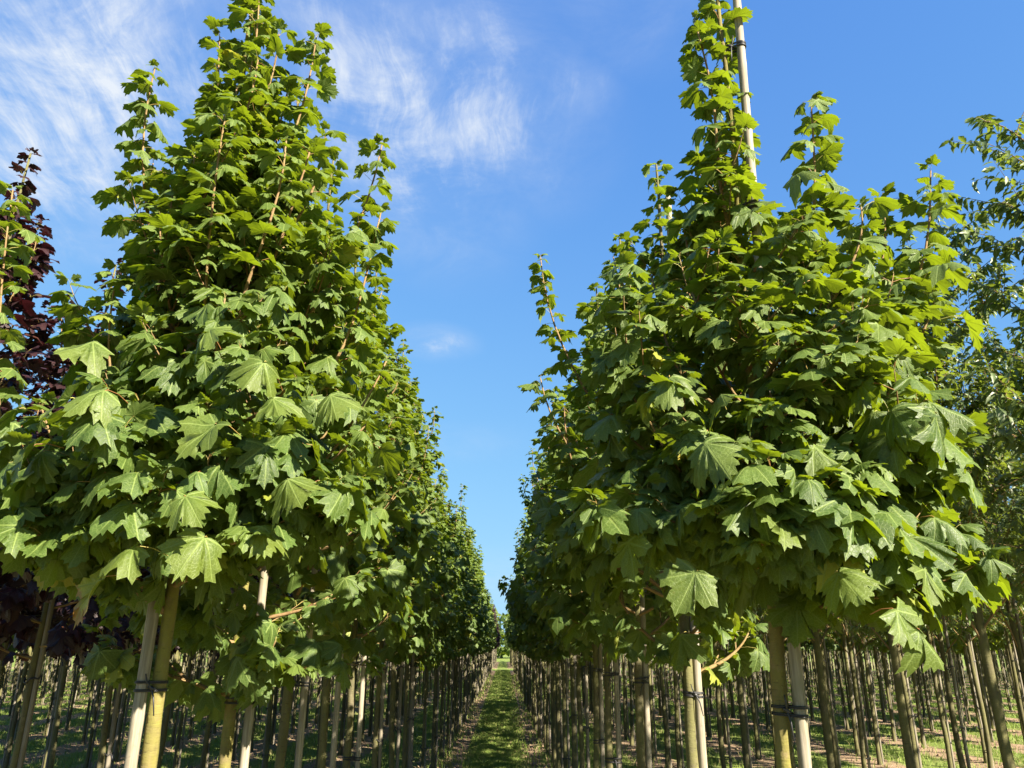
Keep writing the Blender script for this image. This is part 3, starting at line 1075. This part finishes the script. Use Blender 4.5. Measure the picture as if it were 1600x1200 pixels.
def yellow_leaf(L):
    p = at(215, 905, 2.45) - L1
    L.put(p, np.array([-0.75, -0.45, -0.05]), 0.35, 0.185, 62, 0.5, 0.6, 1.0)
    for px, py, Y, d, s_, b in ((262, 868, 2.22, (-0.5, -0.8, 0.0), 0.175, 55), (322, 862, 2.2, (0.1, -0.9, 0.1), 0.19, 78), (395, 842, 2.25, (0.6, -0.7, 0.1), 0.17, 66),
                                (160, 560, 2.2, (-0.15, -0.9, 0.25), 0.19, 58), (200, 630, 2.15, (-0.1, -1, 0.1), 0.175, 50), (345, 545, 2.2, (0.1, -1, 0.2), 0.18, 52),
                                (375, 680, 2.1, (-0.35, -0.9, 0.1), 0.19, 62), (520, 640, 2.2, (0.2, -0.9, 0.1), 0.17, 60), (415, 580, 2.1, (0.2, -0.9, 0.1), 0.165, 70),
                                (450, 765, 2.15, (0.3, -0.9, 0.1), 0.185, 55), (430, 640, 2.12, (0.0, -0.9, 0.1), 0.15, 66), (285, 790, 2.1, (0.2, -0.9, 0.1), 0.16, 56),
                                (150, 640, 2.2, (-0.7, -0.7, 0.1), 0.17, 60), (100, 700, 2.2, (-0.8, -0.6, 0.1), 0.17, 72), (70, 660, 2.25, (-0.9, -0.4, 0.1), 0.18, 70)):
        L.put(at(px, py, Y * 1.05) - L1, np.array(d, float) + 0.25 * np.array([math.sin(px), 0, math.cos(py)]), 0.5 * math.sin(py), s_ * 0.88, b, 0.4 + 0.003 * (px % 100), 0.28, 0.12)


r_l1, T1 = hero_tree(L1[0], L1[1], 101, 'green maple nearest on the left of the grass path, sunlit algae-yellow trunk', 300, 0, H=5.0, mt=3.62, zc=2.2, spread=0.51, shoots=sh, dens=1.0, extra=yellow_leaf)
hero_stake(L1[0], L1[1], (-0.056, -0.012), 4.15, 0.0225, (0.01, 0), 'pale wooden stake tied left of the nearest sunlit maple trunk on the left', T1, (0.6, 1.2, 1.87, 4.0), 7)

# ---- first maple of the right row
R1 = np.array([RX, 2.50, 0])
sh = tips(R1, [(3.3, 1090, 30, 0.0, 0.9, 0.3), (3.1, 1270, 158, 0.05, 0.95, 0.25), (2.6, 1465, 262, 0.0, 0.75, 0.3), (2.8, 1375, 315, 0.15, 0.9, 0.3), 
               (2.9, 1340, 320, -0.05, 0.9, 0.3), (2.4, 1455, 430, 0.1, 0.8, 0.4), (2.3, 1430, 590, -0.1, 0.8, 0.5), (2.2, 1425, 700, -0.15, 0.7, 0.6), (2.9, 1060, 350, 0.1, 0.9, 0.3), (2.15, 1420, 830, -0.2, 0.6, 0.7),
               (2.10, 1400, 930, -0.30, 0.6, 0.7), (2.5, 960, 560, 0.1, 0.8, 0.4), (2.7, 1010, 430, 0.2, 0.9, 0.3), (2.3, 1000, 640, -0.2, 0.8, 0.5),
               (2.2, 1180, 850, -0.50, 0.8, 1.2), (2.3, 1280, 830, -0.50, 0.8, 1.1), (2.3, 1110, 800, -0.50, 0.8, 1.0), (2.6, 1200, 640, -0.55, 0.8, 0.7), (2.8, 1240, 520, -0.50, 0.8, 0.6),
               (2.9, 1140, 470, -0.45, 0.8, 0.6), (2.7, 1330, 600, -0.45, 0.8, 0.7), (2.4, 1350, 740, -0.45, 0.8, 0.9), (2.5, 1150, 700, -0.55, 0.8, 0.8), (3.1, 1190, 400, -0.35, 0.8, 0.5), (2.3, 1010, 830, -0.35, 0.8, 1.0)])


def right_heroes(L):
    for px, py, Y, d, s_, b in ((1245, 715, 1.95, (0.2, -0.9, 0.15), 0.17, 62), (1105, 715, 1.9, (-0.2, -0.9, 0.1), 0.19, 60), (1135, 640, 1.95, (-0.4, -0.9, 0.3), 0.15, 48),
                                (1355, 530, 2.0, (0.1, -0.9, 0.2), 0.16, 40), (1462, 850, 2.3, (0.8, -0.5, 0.15), 0.17, 58), (1400, 900, 2.05, (0.7, -0.6, 0.1), 0.165, 66),
                                (1395, 985, 2.0, (0.6, -0.6, 0.0), 0.16, 74), (1360, 960, 2.0, (0.4, -0.8, 0.0), 0.16, 70), (1305, 910, 1.95, (-0.1, -0.9, 0.1), 0.17, 60),
                                (1415, 700, 2.25, (0.8, -0.5, 0.1), 0.17, 64), (1465, 500, 2.3, (0.8, -0.4, 0.1), 0.17, 66), (1440, 440, 2.15, (0.2, -0.9, 0.3), 0.16, 40),
                                (1200, 830, 1.95, (0.1, -0.9, 0.1), 0.17, 66), (1090, 900, 2.0, (-0.3, -0.8, 0.0), 0.17, 74), (1045, 600, 2.0, (-0.5, -0.8, 0.2), 0.17, 52),
                                (1170, 370, 2.1, (-0.3, -0.9, 0.3), 0.16, 40), (1230, 300, 2.1, (0.2, -0.9, 0.3), 0.15, 40), (1010, 860, 2.05, (-0.6, -0.7, 0.0), 0.16, 70)):
        L.put(at(px, py, Y * 1.05) - R1, np.array(d, float) + 0.25 * np.array([math.sin(px), 0, math.cos(py)]), 0.5 * math.sin(py), s_ * 0.88, b, 0.3 + 0.004 * (px % 100), 0.22, 0.1)


r_r1, T2 = hero_tree(R1[0], R1[1], 202, 'broad green maple nearest on the right of the grass path, leaves backlit yellow', 300, 0, H=4.80, mt=2.95, zc=2.12, spread=0.54, shoots=sh, dens=1.2, nx=0, lean=(0.10, 0), extra=right_heroes, big=0.158)
hero_stake(R1[0], R1[1], (0.056, -0.006), 5.0, 0.0205, (0.115, 0), 'tall pale stake standing clear above the nearest maple on the right', T2, (0.6, 1.2, 1.82, 3.55, 4.3), 8)

ORD = ['first', 'second', 'third', 'fourth', 'fifth', 'sixth', 'seventh', 'eighth', 'ninth', 'tenth', 'eleventh', 'twelfth', 'thirteenth', 'fourteenth', 'fifteenth', 'sixteenth', 'seventeenth', 'eighteenth', 'nineteenth', 'twentieth', 'twenty-first', 'twenty-second', 'twenty-third', 'twenty-fourth']
# ---- the next ones of both rows, each grown for itself
left_y = [3.60, 4.55, 5.45, 6.45, 7.55, 8.7, 9.9]
right_y = [3.66, 5.1, 6.3, 7.5, 8.7, 9.9]
for i, y in enumerate(left_y[:4]):
    b = np.array([LX, y, 0])
    s_ = []
    if i == 0:
        s_ = tips(b, [(3.2, 595, 455, 0.1, 0.9, 0.3), (2.1, 470, 1050, -0.35, 0.8, 0.9), (2.3, 560, 640, 0.0)])
    if i == 1:
        s_ = tips(b, [(3.4, 626, 600, 0.1)])
    rr_, TT = hero_tree(b[0], b[1], 300 + i, '%s green maple from the front in the row left of the grass path' % ORD[i + 1], [220, 160, 110, 80][i], 0 if i < 1 else 1,
                        H=[4.9, 5.2, 5.2, 5.3][i], zc=[1.80, 1.95, 2, 2][i], spread=0.52, shoots=s_, bark=M_BARK if i < 1 else M_BARK_DULL, mt=[3.6, 3.9, 4.0, 4.1][i])
    hero_stake(b[0], b[1], (0.056, 0.01), 4.2, 0.021, (0.02, 0), 'weathered stake beside the %s maple trunk of the left path row' % ORD[i + 1], TT, (0.6, 1.2, 1.78 + 0.03 * i), 30 + i)
for i, y in enumerate(right_y[:4]):
    b = np.array([RX, y, 0])
    s_ = []
    if i == 0:
        s_ = tips(b, [(2.7, 846, 405, 0.1, 0.8, 0.3), (3.0, 957, 400, 0.1, 0.9, 0.3), (2.3, 850, 590, 0.0, 0.8, 0.4), (2.2, 880, 640, -0.1)])
    if i == 1:
        s_ = tips(b, [(3.0, 850, 685, 0.1, 0.95, 0.1), (2.2, 860, 780, -0.2)])
    rr_, TT = hero_tree(b[0], b[1], 400 + i, '%s green maple from the front in the row right of the grass path' % ORD[i + 1], [220, 160, 110, 80][i], 0 if i < 1 else 1,
                        H=[4.55, 4.9, 5.1, 5.2][i], zc=[1.88, 1.95, 2, 2][i], spread=0.52, shoots=s_, bark=M_BARK_DULL, lean=(0.05, 0), mt=[3.35, 3.8, 4.0, 4.1][i])
    hero_stake(b[0], b[1], (0.056, 0.01), [4.35, 4.1, 4.2, 4.2][i], 0.021, (0.04, 0), 'weathered stake beside the %s maple trunk of the right path row' % ORD[i + 1], TT, (0.6, 1.2, 1.80), 40 + i)

# ---- models that the long rows share: trunk, crown; stake with ties
MODELS = {}


def model(kind, i):
    k = (kind, i)
    if k in MODELS:
        return MODELS[k]
    rng = np.random.default_rng(hash(('green', 'purple', 'far').index(kind) * 100 + i + 900) % 2 ** 31)
    H = rng.uniform(4.9, 5.5) * (0.96 if kind == 'purple' else 1)
    lod = 1 if kind != 'far' else 2
    T, brs, L = grow(rng, H=H, zc=2.0, spread=0.70 if kind == 'purple' else rng.uniform(0.47, 0.58), dens=1.0 if lod == 1 else 0.85, big=0.150 if lod == 1 else 0.17)
    L.pack().variants(LV[lod], rng)
    m = M_RED if kind == 'purple' else M_LEAF
    tm = trunk_mesh('trunk', T, H, M_BARK_DULL, rng=rng, k=8, res=26)
    bm = branch_mesh('branches', [b for b in brs if b[1] > 0.005], 4)
    cm = L.joined('crown', LV[lod], m)
    MODELS[k] = (tm, bm, cm, T, H)
    return MODELS[k]


def stake_model(i):
    k = ('stake', i)
    if k not in MODELS:
        rng = np.random.default_rng(i + 60)
        me, P = stake_mesh('support_stake', rng.uniform(3.9, 4.3), 0.019, (0, 0), rng, 7, False)
        ties = []
        gall = Geo()
        for z in (0.62, 1.2, 1.8):
            e = np.array([[math.cos(a) * 0.052 + (-0.026), math.sin(a) * 0.036, z + rng.uniform(-.03, .03)] for a in np.linspace(0, 6.283, 13)])
            g = Geo()
            g.tube(e, [0.0055] * 13, 4, cap=False)
            gall.tube(e, [0.0055] * 13, 4, cap=False)
            ties.append(g.mesh('tie', M_TIE))
        MODELS[k] = (me, ties, gall.mesh('tie', M_TIE))
    return MODELS[k]


def add_stake(i, x, y, label, group, lean, side, near):
    me, ties, allt = stake_model(i)
    st = add('support_stake', me, None, (x, y, 0), label=label, cat='stake', group=group)
    st.rotation_euler = (lean[0] * 0.7, lean[1] * 0.7, 0)
    if near:
        for t in ties:
            add('tie', t, st).scale = (side, 1, 1)
    else:
        add('ties', allt, st, kind='stuff').scale = (side, 1, 1)


def place_tree(x, y, kind, i, rz, label, cat, group, sc=1.0, detail=True, slabel=None, sgroup=None, lean=(0, 0), side=1):
    tm, bm, cm, T, H = model(kind, i)
    nm = {'green': 'maple_tree', 'far': 'maple_tree', 'purple': 'purple_maple_tree'}[kind]
    root = add(nm, None, None, (x, y, 0), label=label, cat=cat, group=group)
    root.rotation_euler = (lean[0], lean[1], rz)
    root.scale = (sc, sc, sc)
    add('trunk', tm, root)
    if detail:
        add('branches', bm, root)
    add('crown', cm, root)
    add_stake(i % 3, x + 0.05 * side, y + 0.015, slabel, sgroup, lean, side, y < 14)
    return root


R = np.random.default_rng(77)
count = [0]
for sidei, (xx, ys, word) in enumerate(((LX, left_y, 'left'), (RX, right_y, 'right'))):
    rest = list(ys[4:])
    while rest[-1] < 70.5:
        rest.append(rest[-1] + 1.2)
    for q, y in enumerate(rest):
        n_ = q + 5
        near = y < 22
        if n_ < 20:
            lab = '%s green maple from the front in the row %s of the grass path' % (ORD[n_], word)
            slab = 'weathered stake beside the %s maple trunk of the %s path row' % (ORD[n_], word)
            grp, sg = None, None
        elif y < 40:
            lab = 'green maple halfway down the row %s of the grass path, crown merging with neighbours' % word
            slab = 'weathered stake halfway down the row %s of the grass path' % word
            grp, sg = 'maples halfway down the %s path row' % word, 'stakes halfway down the %s path row' % word
        else:
            lab = 'distant green maple near the far end of the row %s of the grass path' % word
            slab = 'distant stake near the far end of the row %s of the grass path' % word
            grp, sg = 'maples at the far end of the %s path row' % word, 'stakes at the far end of the %s path row' % word
        kind = 'green' if near else 'far'
        if word == 'left' and y > 58:
            kind = 'purple'
            lab = 'distant purple maple near the far end of the row left of the grass path'
            grp = 'purple maples at the far end of the left path row'
        place_tree(xx + R.normal(0, 0.035), y + R.normal(0, 0.06), kind, int(R.integers(0, 6 if kind == 'green' else (4 if kind == 'far' else 3))), R.uniform(0, 6.28),
                   lab, 'tree', grp, R.uniform(0.87, 1.07), near, slab, sg, (R.normal(0, 0.008), R.normal(0, 0.010)))
        count[0] += 1


# ---- small-leaved trees of the right-hand rows
def fine_grow(rng, H=5.4, zc=1.95, spread=0.85, n=34, lean=(0, 0), leaf=0.062):
    L = Leaves()
    z = np.linspace(0, H, 20)
    wob = np.cumsum(rng.normal(0, 0.008, (20, 2)), axis=0)
    T = np.stack([wob[:, 0] - wob[0, 0] + lean[0] * z / H, wob[:, 1] - wob[0, 1] + lean[1] * z / H, z], -1)
    br = []
    h, az = zc, rng.uniform(0, 6)
    while h < H - 0.2:
        f = (h - zc) / (H - zc)
        az += 2.4 + rng.normal(0, 0.4)
        reach = spread * (1 - 0.55 * f) * rng.uniform(0.6, 1.2)
        rise = rng.uniform(0.35, 0.9)
        a = np.array([np.interp(h, z, T[:, 0]), np.interp(h, z, T[:, 1]), h])
        o = np.array([math.cos(az), math.sin(az), 0])
        P = bez(a, a + o * reach * 0.4 + UP * rise * 0.8, a + o * reach + UP * rise, 10)
        br.append((P, 0.008))
        subs = [(P, 0.25)]
        for q in range(int(7 + 4 * (1 - f))):
            g = rng.uniform(0.2, 0.97)
            i = min(8, int(g * 9))
            p = P[i] + (P[i + 1] - P[i]) * (g * 9 - i)
            aa = rng.uniform(0, 6.28)
            d = unit(unit(P[i + 1] - P[i]) * 0.9 + np.array([math.cos(aa), math.sin(aa), 0.2]))
            ln = rng.uniform(0.18, 0.42)
            Q = bez(p, p + d * ln * 0.6 + UP * 0.05, p + d * ln + UP * rng.uniform(-0.06, 0.08), 6)
            br.append((Q, 0.003))
            subs.append((Q, 0.05))
        for Q, s0 in subs:
            seg = np.linalg.norm(np.diff(Q, axis=0), axis=1)
            cum = np.concatenate([[0], np.cumsum(seg)])
            s = s0 * cum[-1]
            sg = 1
            while s < cum[-1]:
                p = np.array([np.interp(s, cum, Q[:, k]) for k in range(3)])
                i = min(len(seg) - 1, np.searchsorted(cum, s, 'right') - 1)
                t = unit(Q[i + 1] - Q[i])
                for sg in (1, -1):
                    lat = unit(np.cross(t, UP)) * sg
                    d = unit(lat * rng.uniform(0.5, 1.1) + t * rng.uniform(0.3, 0.9) + np.array([0, 0, rng.uniform(-0.35, 0.25)]))
                    L.put(p, d, rng.normal(0, 0.5), leaf * rng.uniform(0.7, 1.3), rng.uniform(0, 75), rng.random(), rng.uniform(0, 0.8), 0.0)
                s += rng.uniform(0.020, 0.038)
        h += (H - zc) / n * rng.uniform(0.8, 1.2)
    return T, br, L


def fine_tree(x, y, seed, label, lean, H, group=None, n_leaf=0, share=None, rz=0.0, sc=1.0, spread=0.85):
    rng = np.random.default_rng(seed)
    root = add('small_leaved_tree', None, None, (x, y, 0), label=label, cat='tree', group=group)
    root.rotation_euler = (0, 0, rz)
    root.scale = (sc,) * 3
    if share is None:
        T, br, L = fine_grow(rng, H=H, lean=lean, spread=spread)
        L.pack().variants(SV, rng)
        tm = trunk_mesh('trunk', T, H, M_BARK_DULL, r0=0.036, rng=rng, k=10, res=30)
        bm = branch_mesh('branches', br, 4)
        sel = shown_most(L, np.array([x, y, 0.0]), n_leaf, 6.0) if n_leaf else np.zeros(len(L.p), bool)
        cm = L.joined('crown', SV, M_FINE, ~sel)
        if n_leaf:
            put_leaf_objects(root, L, sel, 9, SV, M_FINE)
        share = (tm, bm, cm)
    add('trunk', share[0], root)
    add('branches', share[1], root)
    add('crown', share[2], root)
    return share


fr1 = fine_tree(RX + ROWD, 4.55, 501, 'small-leaved tree at the right edge with a smooth curved leaning trunk', (-0.16, 0.1), 4.35, n_leaf=150, spread=1.0)
fr0 = fine_tree(RX + ROWD + 0.12, 3.35, 504, 'small-leaved tree whose arching twigs reach into the upper right edge', (0.05, 0), 4.25, n_leaf=200, spread=0.80)
fr2 = fine_tree(RX + ROWD + 0.05, 5.9, 502, 'second small-leaved tree right of the nearest maple, dark straight trunk', (0.05, 0), 4.5, n_leaf=80, spread=1.0)
fr3 = fine_tree(RX + ROWD, 7.2, 503, 'third small-leaved tree right of the nearest maple, standing in its shade', (0.0, 0), 4.6, n_leaf=0, spread=1.0)
shares = [fr2, fr3, fr1]
g_f = 'small-leaved trees in the rows on the right'
side = []           # everything in the outer rows: (distance, x, y, kind)
for k in list(range(2, 25)) + list(range(-1, -25, -1)):
    xx = ROW0 + k * ROWD
    y = 2.6 + (0.9 if k < 0 else 0.2) + 0.5 * ((k * 7) % 5) / 5
    if k == 2:
        y = 8.4
    if k == -1:
        y = 4.25
    rank = 0
    while y < 70:
        x = xx + R.normal(0, 0.05)
        if in_view(x, y, 3.2, 1.25) or in_view(x, y, 1.6, 1.05) or (k in (3, 4) and y < 7):
            if k >= 2:
                kd = 'fine' if (k <= 4 and y < 26) or (k <= 6 and y < 15) else 'green'
            else:
                kd = 'purple' if (k == -1 and y < 30) or (k == -2 and y < 16) else 'green'
            side.append((math.hypot(x, y), x, y, kd, k, rank))
            rank += 1
        y += 1.2 + R.normal(0, 0.05) + (0.0 if R.random() > 0.06 else 1.2)
side.sort()
NSIDE = 185
for n_, (d_, x, y, kd, k, rank) in enumerate(side[:NSIDE]):
    word = 'left' if k < 0 else 'right'
    rowno = -k if k < 0 else k - 1
    if k == 2:
        rank += 3
    who = {'fine': 'small-leaved tree', 'purple': 'dark purple maple', 'green': 'slim green maple'}[kd]
    if rank < 12:
        lab = '%s, %s in view from the front, %s row beyond the %s path row' % (who, ORD[rank], ORD[rowno - 1], word)
        slab = 'stake of the %s %s trunk in view, %s row beyond the %s path row' % (ORD[rank], who.split()[0] if kd != 'green' else 'maple', ORD[rowno - 1], word)
        grp, sg = '%s trees in the outer rows on the %s' % (kd, word), 'stakes in the outer rows on the %s' % word
        grp = grp.replace('fine', 'small-leaved')
    else:
        lab = '%s far back in the %s row beyond the %s path row' % (who, ORD[rowno - 1], word)
        slab = 'stake far back in the %s row beyond the %s path row' % (ORD[rowno - 1], word)
        grp, sg = 'far trees of the %s outer row %s' % (ORD[rowno - 1], word), 'far stakes of the %s outer row %s' % (ORD[rowno - 1], word)
    ln = (R.normal(0, 0.012), R.normal(0, 0.018))
    if kd == 'fine':
        fine_tree(x, y, 0, lab, (0, 0), 5.3, group=grp, share=shares[int(R.integers(0, 2))] if k > 2 else shares[n_ % 2], rz=R.uniform(0, 6.28), sc=R.uniform(0.93, 1.05))
        add_stake(n_ % 3, x + 0.06, y + 0.01, slab, sg, (0, 0), 1, d_ < 14)
    else:
        kd2 = kd if kd == 'purple' else ('green' if d_ < 12 else 'far')
        place_tree(x, y, kd2, int(R.integers(0, {'green': 6, 'far': 4, 'purple': 3}[kd2])), R.uniform(0, 6.28), lab, 'tree', grp, R.uniform(0.93, 1.05), d_ < 12,
                   slab, sg, ln, 1 if R.random() < 0.7 else -1)

# ---- what lies beyond the counted ones: one mass of trunks, one of crowns
rest = [(x, y, kd) for (_, x, y, kd, k, _r) in side[NSIDE:]]
for k in range(-14, 16):
    y = 80.0
    while y < 112:
        rest.append((ROW0 + k * ROWD + R.normal(0, .05), y, 'purple' if (k == 0 and y < 88) or k == -1 else 'green'))
        y += 1.6
rest = np.array([(x, y, kd == 'purple') for x, y, kd in rest])


def mass(rest):
    rng = np.random.default_rng(4321)
    g = Geo()
    gs = Geo()
    Ls = [Leaves(), Leaves()]
    P_, D_, S_, Rn, Ag, Kd = [], [], [], [], [], []
    for x, y, pu in rest:
        tl = rng.normal(0, 0.05, 2)
        g.tube(np.array([[x, y, 0], [x + tl[0] * .4, y + tl[1] * .4, 2.0], [x + tl[0], y + tl[1], 4.6]]), [0.031, 0.026, 0.008], 5)
        gs.tube(np.array([[x + .055, y, 0], [x + .055 + tl[0] * .7, y + tl[1] * .7, 4.0]]), [0.02, 0.017], 5)
        n = 260
        H = rng.uniform(5.0, 5.7) * (1.0 if y < 75 else 1.12)
        f = rng.random(n) ** 1.25
        R_ = 0.62 * np.where(f < 0.2, 0.8 + f, 1 - ((f - 0.2) / 0.8) ** 1.3 * 0.9) * np.sqrt(rng.random(n)) * rng.uniform(0.8, 1.2, n)
        a = rng.uniform(0, 6.28, n)
        z = 2.0 + f * (H - 2.0)
        P_.append(np.stack([x + R_ * np.cos(a), y + R_ * np.sin(a), z], -1))
        D_.append(np.stack([np.cos(a), np.sin(a), rng.uniform(-0.2, 0.5, n)], -1))
        S_.append(rng.uniform(0.13, 0.22, n) * (1 - 0.35 * f))
        Rn.append(rng.random(n))
        Ag.append(f * 0.9)
        Kd.append(np.full(n, pu))
    P_, D_, S_, Rn, Ag, Kd = map(np.concatenate, (P_, D_, S_, Rn, Ag, Kd))
    for q in (0, 1):
        s = Kd == q
        L = Leaves()
        L.p, L.d, L.s, L.rnd, L.age = P_[s], D_[s], S_[s], Rn[s], Ag[s]
        n = len(L.p)
        L.roll, L.b, L.old = rng.normal(0, .4, n), rng.uniform(20, 80, n), np.zeros(n)
        L.pack().variants(LV[2], rng)
        add('distant_crowns', L.joined('distant_crowns', LV[2], M_RED if q else M_LEAF), None, kind='stuff', cat='trees',
            label='massed %s maple crowns of the far nursery rows' % ('purple' if q else 'green'))
    add('distant_trunks', g.mesh('distant_trunks', M_BARK_DULL), None, kind='stuff', cat='trees', label='massed slim trunks of the far nursery rows')
    add('distant_stakes', gs.mesh('distant_stakes', M_STAKE_OLD), None, kind='stuff', cat='stakes', label='massed stakes standing in the far nursery rows')


mass(rest)


# ---- hedge of woodland closing the view
def treeline():
    rng = np.random.default_rng(9)
    n = 9000
    a = rng.uniform(-0.95, 0.95, n)
    x = np.tan(a * 0.85) * 150
    top = 7 + 3 * np.sin(x * 0.11) + 2 * np.sin(x * 0.29 + 1) + 1.5 * np.sin(x * 0.7)
    z = rng.random(n) ** 0.8 * top
    y = 150 + rng.uniform(-5, 5, n) + z * 0.2
    L = Leaves()
    L.p = np.stack([x, y, z], -1)
    L.d = rng.normal(0, 1, (n, 3))
    L.d[:, 1] -= 0.6
    L.s = rng.uniform(0.7, 1.6, n)
    L.rnd, L.age = rng.random(n), rng.uniform(0, 0.5, n)
    L.roll, L.b, L.old = rng.normal(0, .6, n), rng.uniform(0, 80, n), np.zeros(n)
    L.pack().variants(LV[2], rng)
    add('far_wood', L.joined('far_wood', LV[2], M_LEAF), None, kind='stuff', cat='wood', label='low wood closing the horizon behind the nursery')


treeline()
print('OBJECTS', len(D.objects), 'side', len(side), 'rest', len(rest), 'tris', sum(len(m.loops) - 2 * len(m.polygons) for m in D.meshes))
